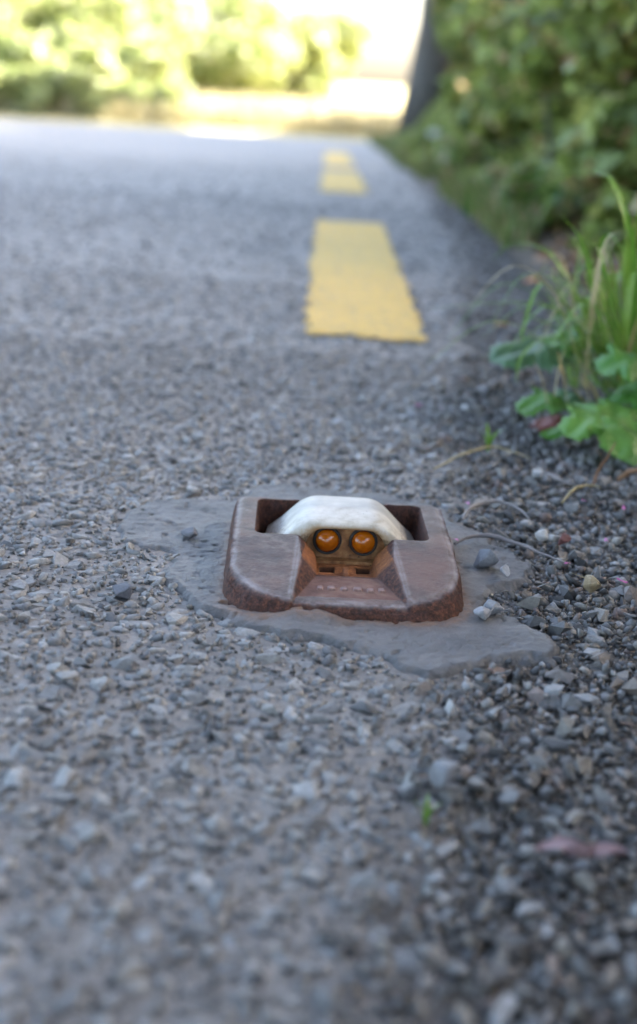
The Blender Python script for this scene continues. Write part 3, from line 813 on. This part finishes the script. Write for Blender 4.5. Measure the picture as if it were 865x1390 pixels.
for k, (x, y) in enumerate(((-5.9, -4.5), (-5.9, -9.5))):  # out of view, added behind the camera to darken the light from there
    tree('roadside_tree', (x, y, prof(y)), 8.0, 3.6, 16000, .19, M['leaf_can'], 'unseen leafy tree added across the road to block the rear sky', 210 + k, .22, (2.6, 0), (.35, .95), 'added trees blocking the rear sky')

# sunlit hedge beyond the bend
gz = lambda x, y: float(ground_z(np.array([x]), np.array([y]))[0])
far = [(-9.6, 21.5, 1.3, 0), (-7.9, 22.3, 1.2, 1), (-6.4, 21.6, 1.35, 0), (-5.0, 22.6, 1.2, 0), (-3.7, 22.0, 1.15, 1), (-2.2, 23.2, 1.05, 0), (-8.8, 25, 2.4, 2), (-6.3, 26, 2.3, 0), (-4.0, 26, 2.2, 2), (-2.0, 27, 1.6, 1), (-10.5, 28, 3.0, 2), (-7.2, 29, 3.4, 2), (-4.5, 18.7, .60, 1), (-3.7, 19.3, .62, 1), (-5.6, 19.0, .8, 0), (-2.8, 19.9, .55, 0), (-7.0, 19.3, .8, 1), (-4.7, 17.9, .36, 1), (-4.0, 18.0, .40, 0), (-3.3, 18.0, .36, 1), (-2.5, 18.1, .34, 0), (-1.15, 24.6, .95, 1), (-.75, 27.5, 1.05, 1)]
for i, (x, y, s, k) in enumerate(far):
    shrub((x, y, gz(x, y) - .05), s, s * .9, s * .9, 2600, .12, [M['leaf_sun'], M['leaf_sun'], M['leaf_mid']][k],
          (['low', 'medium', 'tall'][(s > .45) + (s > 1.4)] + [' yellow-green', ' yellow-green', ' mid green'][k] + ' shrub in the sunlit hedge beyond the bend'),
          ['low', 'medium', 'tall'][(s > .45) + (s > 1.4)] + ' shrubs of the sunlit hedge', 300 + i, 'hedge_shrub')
n = 8000; X = np.clip(r.normal(-1.2, 1.7, n), -5, 3); Y = 17.6 + np.abs(r.normal(0, 2.6, n))
o = blades('dry_grass', X, Y, ground_z, .30, M['straw'], 90, .02, .5)
tag(o, 'tall pale dry grass on the sunlit verge beyond the bend', 'grass', kind='stuff')

# ------------------------------------------------------------------ small plants and litter beside the stud
def strip(name, pts, wd, mat, parent, fold=.25, nrm_hint=Vector((0, 0, 1))):
    """a blade: tapered folded strip along points"""
    v, f = [], []; n = len(pts)
    for i, p in enumerate(pts):
        d = (pts[min(i + 1, n - 1)] - pts[max(i - 1, 0)]).normalized()
        s = d.cross(nrm_hint); s = s.normalized() if s.length > 1e-4 else Vector((1, 0, 0)); u = s.cross(d)
        w_ = wd[i] / 2
        v += [p - s * w_ + u * w_ * fold, p - u * 0, p + s * w_ + u * w_ * fold]
    for i in range(n - 1):
        a = i * 3; f += [(a, a + 1, a + 4, a + 3), (a + 1, a + 2, a + 5, a + 4)]
    return link(name, pymesh(name, v, f, True), mat, parent)
def gmat(name, c1, c2, transl=.3, rough=.4):
    m = Mat(name); n_ = m.noise(35, 4); r_ = m.n.new('ShaderNodeObjectInfo').outputs['Random']
    c = m.mix(r_, c1, c2); c = m.mix(.45, c, m.ramp(n_, [(.3, .32), (.7, .68)]), 'OVERLAY'); m.color(c).rough(rough)
    t = m.n.new('ShaderNodeBsdfTranslucent'); m.l(c, t.inputs['Color']); mx = m.n.new('ShaderNodeMixShader'); mx.inputs[0].default_value = transl
    m.l(m.b.outputs[0], mx.inputs[1]); m.l(t.outputs[0], mx.inputs[2]); m.l(mx.outputs[0], m.out.inputs['Surface']); m.bump(m.noise(120, 3), .2, .002); return m.m
M['blade'] = gmat('grass_blade', (.10, .22, .025), (.20, .32, .05))
M['dryblade'] = gmat('dry_blade', (.36, .28, .12), (.45, .38, .20))
M['weed'] = gmat('weed_leaf', (.07, .20, .03), (.13, .27, .05))
M['bluegreen'] = gmat('blue_green_leaf', (.07, .15, .07), (.12, .22, .10))
M['redleaf'] = gmat('red_leaf', (.13, .03, .03), (.16, .05, .03), .15)
M['orange'] = gmat('orange_leaf', (.62, .22, .04), (.50, .24, .05), .2)
M['pink'] = gmat('pink_petal', (.42, .09, .27), (.50, .14, .32), .2)
M['palepink'] = gmat('pale_pink_petal', (.30, .20, .205), (.30, .20, .205), .2)
M['twig'] = gmat('twig_bark', (.17, .15, .145), (.22, .20, .19), 0, .8)
M['root'] = gmat('red_brown_stalk', (.16, .075, .035), (.22, .12, .06), 0, .8)

def over(px, py, y):
    """point on a pixel's line of sight at a given distance along the road (the thing's own depth)"""
    d = ray(px, py); s = y / d.y; return Vector((d.x * s, y, CAM_H + d.z * s))
def bez(P_, n=12):
    P_ = [Vector(p) for p in P_]; out = []
    ext = [P_[0] * 2 - P_[1]] + P_ + [P_[-1] * 2 - P_[-2]]
    segs = len(P_) - 1
    for s in range(segs):
        a, b, c, d = ext[s:s + 4]; k = max(2, n // segs)
        for i in range(k):
            t = i / k
            out.append(.5 * ((2 * b) + (c - a) * t + (2 * a - 5 * b + 4 * c - d) * t * t + (3 * b - a - 3 * c + d) * t ** 3))
    out.append(P_[-1]); return out
def taper(n, w_, p=1.2): return [w_ * (1 - (i / (n - 1)) ** 2.2) * (.55 + .45 * min(1, 5 * i / (n - 1))) + .0004 for i in range(n)]

gbase = Vector((.375, 1.47, bz(.375, 1.47)))
tuft = empty('grass_tuft', gbase); tag(tuft, 'tuft of long arching green grass blades rooted at the gravel edge', 'grass')
def blade(pixels, wd, mat='blade', name='blade'):
    """pixels: (px, py, distance along the road) from root to tip"""
    p = bez([over(*q) - gbase for q in pixels], 14)
    return strip(name, p, taper(len(p), wd * 1.08), M[mat], tuft, .35)
blade([(850, 520, 1.47), (846, 400, 1.47), (848, 300, 1.46), (826, 240, 1.50), (775, 238, 1.58), (715, 268, 1.66)], .0085)
blade([(858, 520, 1.46), (850, 420, 1.45), (858, 340, 1.43), (868, 280, 1.40)], .009)
blade([(845, 520, 1.47), (828, 420, 1.50), (800, 360, 1.53), (765, 308, 1.56)], .0085)
blade([(842, 525, 1.46), (830, 440, 1.46), (815, 350, 1.45), (826, 318, 1.42), (850, 345, 1.38)], .008)
blade([(848, 520, 1.47), (836, 430, 1.48), (830, 370, 1.49), (822, 318, 1.50)], .008)
blade([(835, 530, 1.46), (800, 430, 1.50), (765, 385, 1.54), (725, 375, 1.58)], .009)
blade([(830, 530, 1.45), (790, 450, 1.46), (740, 415, 1.48), (660, 412, 1.50), (580, 420, 1.52)], .0065)
blade([(820, 535, 1.44), (770, 420, 1.43), (735, 385, 1.42), (712, 440, 1.40), (708, 470, 1.38)], .006)
blade([(825, 530, 1.45), (800, 450, 1.43), (795, 405, 1.41), (815, 430, 1.37), (822, 470, 1.35)], .006)
blade([(825, 540, 1.43), (775, 470, 1.42), (735, 462, 1.40), (708, 485, 1.38), (700, 520, 1.36)], .006)
blade([(850, 530, 1.46), (870, 430, 1.46), (880, 370, 1.46), (905, 340, 1.46)], .009)
blade([(845, 530, 1.47), (835, 470, 1.5), (812, 400, 1.52), (800, 330, 1.54)], .0075)
for k in range(64):
    rr = random.Random(500 + k); x0 = rr.uniform(770, 910); h_ = rr.uniform(60, 215); dx = rr.uniform(-95, 60)
    y0 = rr.uniform(1.36, 1.62)
    blade([(x0, 525, y0), (x0 + dx * .25, 525 - h_ * .55, y0), (x0 + dx * .65, 525 - h_ * .95, y0 + .01), (x0 + dx * 1.3, 525 - h_ * rr.uniform(.6, 1.05), y0 + .02)], rr.uniform(.0035, .008), *(('dryblade', 'dry_blade') if k % 5 == 0 else ()))
blade([(830, 525, 1.46), (780, 400, 1.48), (745, 345, 1.50), (700, 330, 1.53), (668, 352, 1.56)], .007)
blade([(835, 525, 1.44), (805, 400, 1.42), (790, 330, 1.40), (760, 290, 1.38)], .0075)
blade([(825, 530, 1.43), (760, 450, 1.41), (720, 430, 1.40), (690, 400, 1.40)], .007)
blade([(855, 520, 1.42), (862, 380, 1.38), (850, 290, 1.35), (835, 262, 1.34)], .0075)
for k in range(16):
    rr = random.Random(700 + k); x0 = rr.uniform(780, 880); y0 = rr.uniform(1.36, 1.5); reach = rr.uniform(70, 210); h_ = rr.uniform(60, 190)
    blade([(x0, 530, y0), (x0 - reach * .25, 530 - h_ * .75, y0), (x0 - reach * .6, 530 - h_, y0 - .01), (x0 - reach, 530 - h_ * rr.uniform(.35, .8), y0 - .02)], rr.uniform(.0035, .0065), *(('dryblade', 'dry_blade') if k % 6 == 0 else ()))
for q in ([(842, 520, 1.40), (856, 470, 1.38), (866, 430, 1.37)], [(772, 560, 1.34), (764, 510, 1.34), (757, 475, 1.33)], [(745, 560, 1.33), (735, 515, 1.33), (722, 485, 1.33)], [(752, 545, 1.34), (760, 500, 1.34), (768, 470, 1.34)], [(800, 545, 1.38), (790, 505, 1.38), (765, 488, 1.38)], [(815, 550, 1.38), (798, 520, 1.36), (770, 512, 1.35)], [(800, 560, 1.36), (780, 530, 1.35), (760, 520, 1.34)]):
    blade(q, .005, 'dryblade', 'dry_blade')

def lobed_leaf(name, base, tip, width, mat, parent, lobes=4, curl=.15, seed=0, roll=0.0):
    """a broad toothed leaf from base to tip, cupped along its midrib"""
    r = random.Random(seed); base, tip = Vector(base), Vector(tip); ax = tip - base; L_ = ax.length; d = ax.normalized()
    s = d.cross(Vector((0, 0, 1))).normalized(); u = s.cross(d)
    if u.z < 0: s, u = -s, -u
    nf = -1 if s.y > 0 else 1; s, u = s * math.cos(roll) - u * (nf * math.sin(roll)), u * math.cos(roll) + s * (nf * math.sin(roll))
    v, f = [], []; n = 44; cols = 5
    for i in range(n + 1):
        t = i / n
        prof_ = math.sin(math.pi * min(1, t ** .8)) ** .6
        saw = (t * lobes) % 1.0
        w_ = width / 2 * prof_ * (.52 + .48 * (saw if saw < .72 else (1 - saw) / .28 * .72) / .72) * (1 + .10 * math.sin(t * 61 + seed)) + .0008
        c = base + d * (L_ * t) + u * (L_ * curl * math.sin(math.pi * t) + L_ * .03 * math.sin(t * 9 + seed))
        for k in range(-cols, cols + 1):
            q = k / cols
            v.append(c + s * w_ * q + d * (w_ * abs(q) * .25) + u * (w_ * (.16 * abs(q) - .28 * q * q + .07 * math.sin(9 * t * lobes / 3 + 5 * q + seed))))
    W_ = 2 * cols + 1
    for i in range(n):
        for k in range(W_ - 1):
            a = i * W_ + k; f.append((a, a + 1, a + W_ + 1, a + W_))
    return link(name, pymesh(name, v, f, True), M[mat], parent)
wbase = Vector((.335, 1.34, bz(.4, 1.34)))
weed = empty('weed', wbase); tag(weed, 'low weed with broad toothed green leaves spreading over the gravel', 'weed')
def wleaf(a, b, wd, mat='weed', lobes=4, curl=.12, seed=0, name='leaf', roll=.35):
    lobed_leaf(name, over(*a) - wbase, over(*b) - wbase, wd, mat, weed, lobes, curl, seed, roll)
    v, f = tube([Vector((0, 0, .002)), (over(*a) - wbase) * .5 + Vector((0, 0, .012)), over(*a) - wbase], [.0022, .0018, .0014], 6)
    link('stalk', pymesh('stalk', v, f, True), M['weed'], weed)
wleaf((862, 560, 1.30), (768, 590, 1.24), .075, 'weed', 4, .10, 1)
wleaf((868, 575, 1.27), (838, 618, 1.20), .085, 'weed', 3, .08, 2)
wleaf((790, 555, 1.36), (702, 556, 1.33), .052, 'weed', 3, .15, 3)
wleaf((800, 590, 1.28), (732, 592, 1.25), .022, 'weed', 2, .1, 4)
wleaf((800, 545, 1.37), (740, 548, 1.36), .035, 'bluegreen', 3, .16, 5)
wleaf((775, 490, 1.45), (664, 492, 1.42), .075, 'bluegreen', 2, .16, 6)
wleaf((800, 470, 1.50), (725, 480, 1.50), .06, 'weed', 2, .2, 7)
wleaf((900, 520, 1.34), (812, 500, 1.32), .085, 'weed', 4, .20, 8)
wleaf((840, 540, 1.40), (890, 560, 1.30), .08, 'weed', 4, .2, 9)
wleaf((785, 575, 1.32), (728, 580, 1.30), .035, 'redleaf', 2, .1, 10)
wleaf((830, 480, 1.52), (760, 455, 1.55), .06, 'weed', 2, .25, 11)
wleaf((870, 590, 1.26), (930, 600, 1.25), .09, 'weed', 4, .12, 12)

def wire(name, pixels, rad, mat, label, cat, zoff=.006, parent=None, group=None):
    pts = bez([at(*p[:2], zoff + (p[2] if len(p) > 2 else 0)) for p in pixels], 16); b0 = pts[0].copy(); n_ = len(pts)
    pts = [p - b0 + Vector((random.uniform(-.0006, .0006), random.uniform(-.0006, .0006), random.uniform(-.0004, .0006))) for p in pts]
    v, f = tube(pts, [rad * (1 - .6 * abs(2 * i / (n_ - 1) - .7)) for i in range(n_)], 6)
    o_ = link(name, pymesh(name, v, f, True), M[mat], parent, b0); return tag(o_, label, cat, group)
wire('twig', [(618, 738), (641, 727), (676, 730), (705, 739), (743, 754), (775, 767)], .0019, 'twig', 'grey curved twig lying from the stud out over the gravel', 'twig', .010)
wire('twig', [(628, 706), (640, 688), (672, 681), (700, 688), (720, 706)], .0022, 'twig', 'grey hooked twig on the gravel behind the stud', 'twig', .010)
wire('straw', [(764, 682), (780, 664), (800, 658), (815, 662)], .0016, 'dryblade', 'short bent yellow straw on the gravel below the weed', 'straw', .012)
wire('root', [(803, 660), (812, 640, .01), (826, 618, .03), (836, 600, .04)], .0017, 'root', 'red-brown dead stalk hanging from the weed onto the gravel', 'stalk', .008)
wire('root', [(838, 652), (856, 640, .01), (880, 636, .02)], .003, 'root', 'thick red-brown root at the foot of the weed', 'root', .010)
wire('straw', [(590, 636), (625, 618), (665, 606), (690, 612), (722, 622)], .0013, 'dryblade', 'long thin straw stem crossing the gravel before the weed', 'straw', .010)
wire('twig', [(738, 640), (762, 652), (785, 660)], .0016, 'twig', 'short grey twig on the gravel beside the bent straw', 'twig', .010)

# green seedling by the long straw, and one in the foreground
def seedling(px, py, s, label, seed):
    p = at(px, py, .004); root = empty('seedling', p); tag(root, label, 'seedling'); r = random.Random(seed)
    for k in range(4):
        a = k * 1.7 + r.uniform(-.3, .3); q = Vector((math.cos(a), math.sin(a), 0))
        pts = bez([Vector((0, 0, -.004)), q * s * .3 + Vector((0, 0, s * .6)), q * s * .7 + Vector((0, 0, s))], 8)
        strip('blade', pts, taper(len(pts), s * .22), M['blade'], root)
seedling(663, 608, .022, 'tiny green seedling growing on the long straw stem', 3)
seedling(578, 1112, .010, 'tiny green sprout between loose stones in front of the stud', 4)

# fallen petals and leaves
def petal(px, py, L_, wd, mat, label, name='petal', cat='petal', group=None, seed=0, z=.012, yaw=None):
    r = random.Random(seed); p = at(px, py, z); a = r.uniform(0, 6.28) if yaw is None else yaw; v, f = [], []; n = 8
    for i in range(n + 1):
        t = i / n; w_ = wd / 2 * math.sin(math.pi * (t * .92 + .04)) ** .7
        for k in range(-2, 3):
            q = k / 2; x, y = L_ * (t - .5), w_ * q
            zz_ = L_ * (.12 * math.sin(3 * t + seed) + .10 * q * q * math.sin(seed + 2)) + .03 * L_ * math.sin(9 * t + 3 * q)
            v.append(Vector((x * math.cos(a) - y * math.sin(a), x * math.sin(a) + y * math.cos(a), zz_)))
    for i in range(n):
        for k in range(4):
            c = i * 5 + k; f.append((c, c + 1, c + 6, c + 5))
    o_ = link(name, pymesh(name, v, f, True), M[mat], None, p); return tag(o_, label, cat, group)
for i, (px, py) in enumerate([(770, 765), (845, 787), (823, 731), (847, 688), (793, 680), (634, 684), (618, 733), (600, 553), (568, 548)]):
    petal(px, py, .008, .003, 'pink', 'small bright pink petal fallen among the loose gravel', group='pink petals in the gravel', seed=i + 1, z=.0125)
petal(725, 384, .034, .028, 'orange', 'bright orange fallen leaf at the road edge behind the weed', 'fallen_leaf', 'leaf', seed=31, z=.03)
petal(682, 443, .028, .014, 'orange', 'small ochre fallen leaf on the gravel before the orange leaf', 'fallen_leaf', 'leaf', seed=32, z=.012)
petal(735, 572, .03, .018, 'redleaf', 'dark red dead leaf under the tip of the weed', 'fallen_leaf', 'leaf', seed=33, z=.015)
petal(776, 562, .024, .010, 'dryblade', 'yellowed leaf lying under the weed leaves', 'fallen_leaf', 'leaf', seed=34, z=.02)
pr = empty('withered_blossom', at(790, 1160, .011)); tag(pr, 'withered pale pink blossom lying on the dark loose stones', 'blossom')
for k, (a, L_) in enumerate(((.05, .020), (3.0, .021), (1.4, .012), (.5, .016), (2.5, .014), (4.4, .009))):
    v, f = [], []
    for i in range(9):
        t = i / 8; w_ = .0045 * math.sin(math.pi * (t * .9 + .08)) ** .7
        for q in (-1, -.5, 0, .5, 1):
            x, y = L_ * t, w_ * q
            v.append(Vector((x * math.cos(a) - y * math.sin(a), x * math.sin(a) + y * math.cos(a), .004 * math.sin(2.4 * t + k) + .0022 * q * q + .001 * k - .002)))
    for i in range(8):
        for q in range(4):
            c = i * 5 + q; f.append((c, c + 1, c + 6, c + 5))
    link('petal', pymesh('petal', v, f, True), M['palepink'], pr)

# distinct stones
def pebble(px, py, s, c, label, seed, z=.010):
    v, f = hull(900 + seed, .42); me_ = pymesh('pebble', v * s, f)
    m = Mat('pebble_' + str(seed)); m.color(m.mix(.5, c, m.ramp(m.noise(400, 4, .7), [(.3, .3), (.7, .72)]), 'OVERLAY')).rough(.65); m.bump(m.noise(700, 4), .3, .001)
    bm_ = bmesh.new(); bm_.from_mesh(me_); bmesh.ops.bevel(bm_, geom=bm_.edges[:], offset=s * .05, segments=1, affect='EDGES'); bm_.to_mesh(me_); bm_.free()
    o_ = link('pebble', me_, m.m, None, at(px, py, z)); o_.rotation_euler = (.2 * math.sin(seed), .2 * math.cos(seed * 3), seed * 1.3); tag(o_, label, 'pebble')
pebble(737, 725, .014, (.34, .33, .31), 'pale cream pebble on the gravel beside the curved twig', 1)
pebble(752, 728, .012, (.32, .31, .29), 'narrow whitish pebble next to the red pebble', 2)
pebble(766, 733, .014, (.14, .055, .05), 'dark red pebble in the loose gravel', 3)
pebble(803, 794, .017, (.24, .18, .10), 'ochre yellow pebble in the loose gravel', 4)
pebble(655, 757, .020, (.15, .155, .165), 'flat dark grey stone lying on the bitumen right of the stud', 5, .011)
pebble(686, 775, .011, (.30, .31, .33), 'small light grey stone near the edge of the bitumen', 6, .011)
pebble(668, 826, .015, (.20, .205, .215), 'grey stone caught in the notch of the bitumen edge', 7, .008)
pebble(655, 832, .012, (.24, .24, .25), 'small grey stone against the stud side of the bitumen notch', 8, .008)
pebble(256, 721, .014, (.10, .10, .11), 'small dark stone stuck on the bitumen lobe beside the stud', 9, .009)
pebble(168, 803, .015, (.085, .09, .105), 'dark blue-grey chip standing out in the pale chippings', 10, .005)
pebble(608, 1052, .022, (.15, .155, .165), 'large light grey stone in the loose gravel in front of the stud', 11, .010)
pebble(494, 1195, .013, (.22, .22, .225), 'pale grey stone in the gravel in the foreground', 12, .010)
pebble(730, 1242-600, .014, (.27, .275, .28), 'pale stone on the gravel before the short twig', 13, .009)

# white wild flower on the verge
fb = Vector((.62, 9.2, bz(.62, 9.2))); fl = empty('wild_flower', fb); tag(fl, 'single white umbel flower on the verge before the tree', 'flower')
v, f = tube([(0, 0, -.03), (.01, 0, .08), (0, .01, .16)], [.004, .003, .002], 6); link('stem', pymesh('stem', v, f, True), M['blade'], fl)
wm = Mat('white_petal'); wm.color((.75, .75, .72)).rough(.6); M['whitepetal'] = wm.m
r_ = np.random.default_rng(4); cs = r_.normal(0, .028, (60, 3)) * [1, 1, .35] + [0, .01, .17]
lc = leaf_cloud('umbel', cs, np.full((60, 3), .006), 220, .018, M['whitepetal'], fl, 1.5, 5); lc['kind'] = 'stuff'
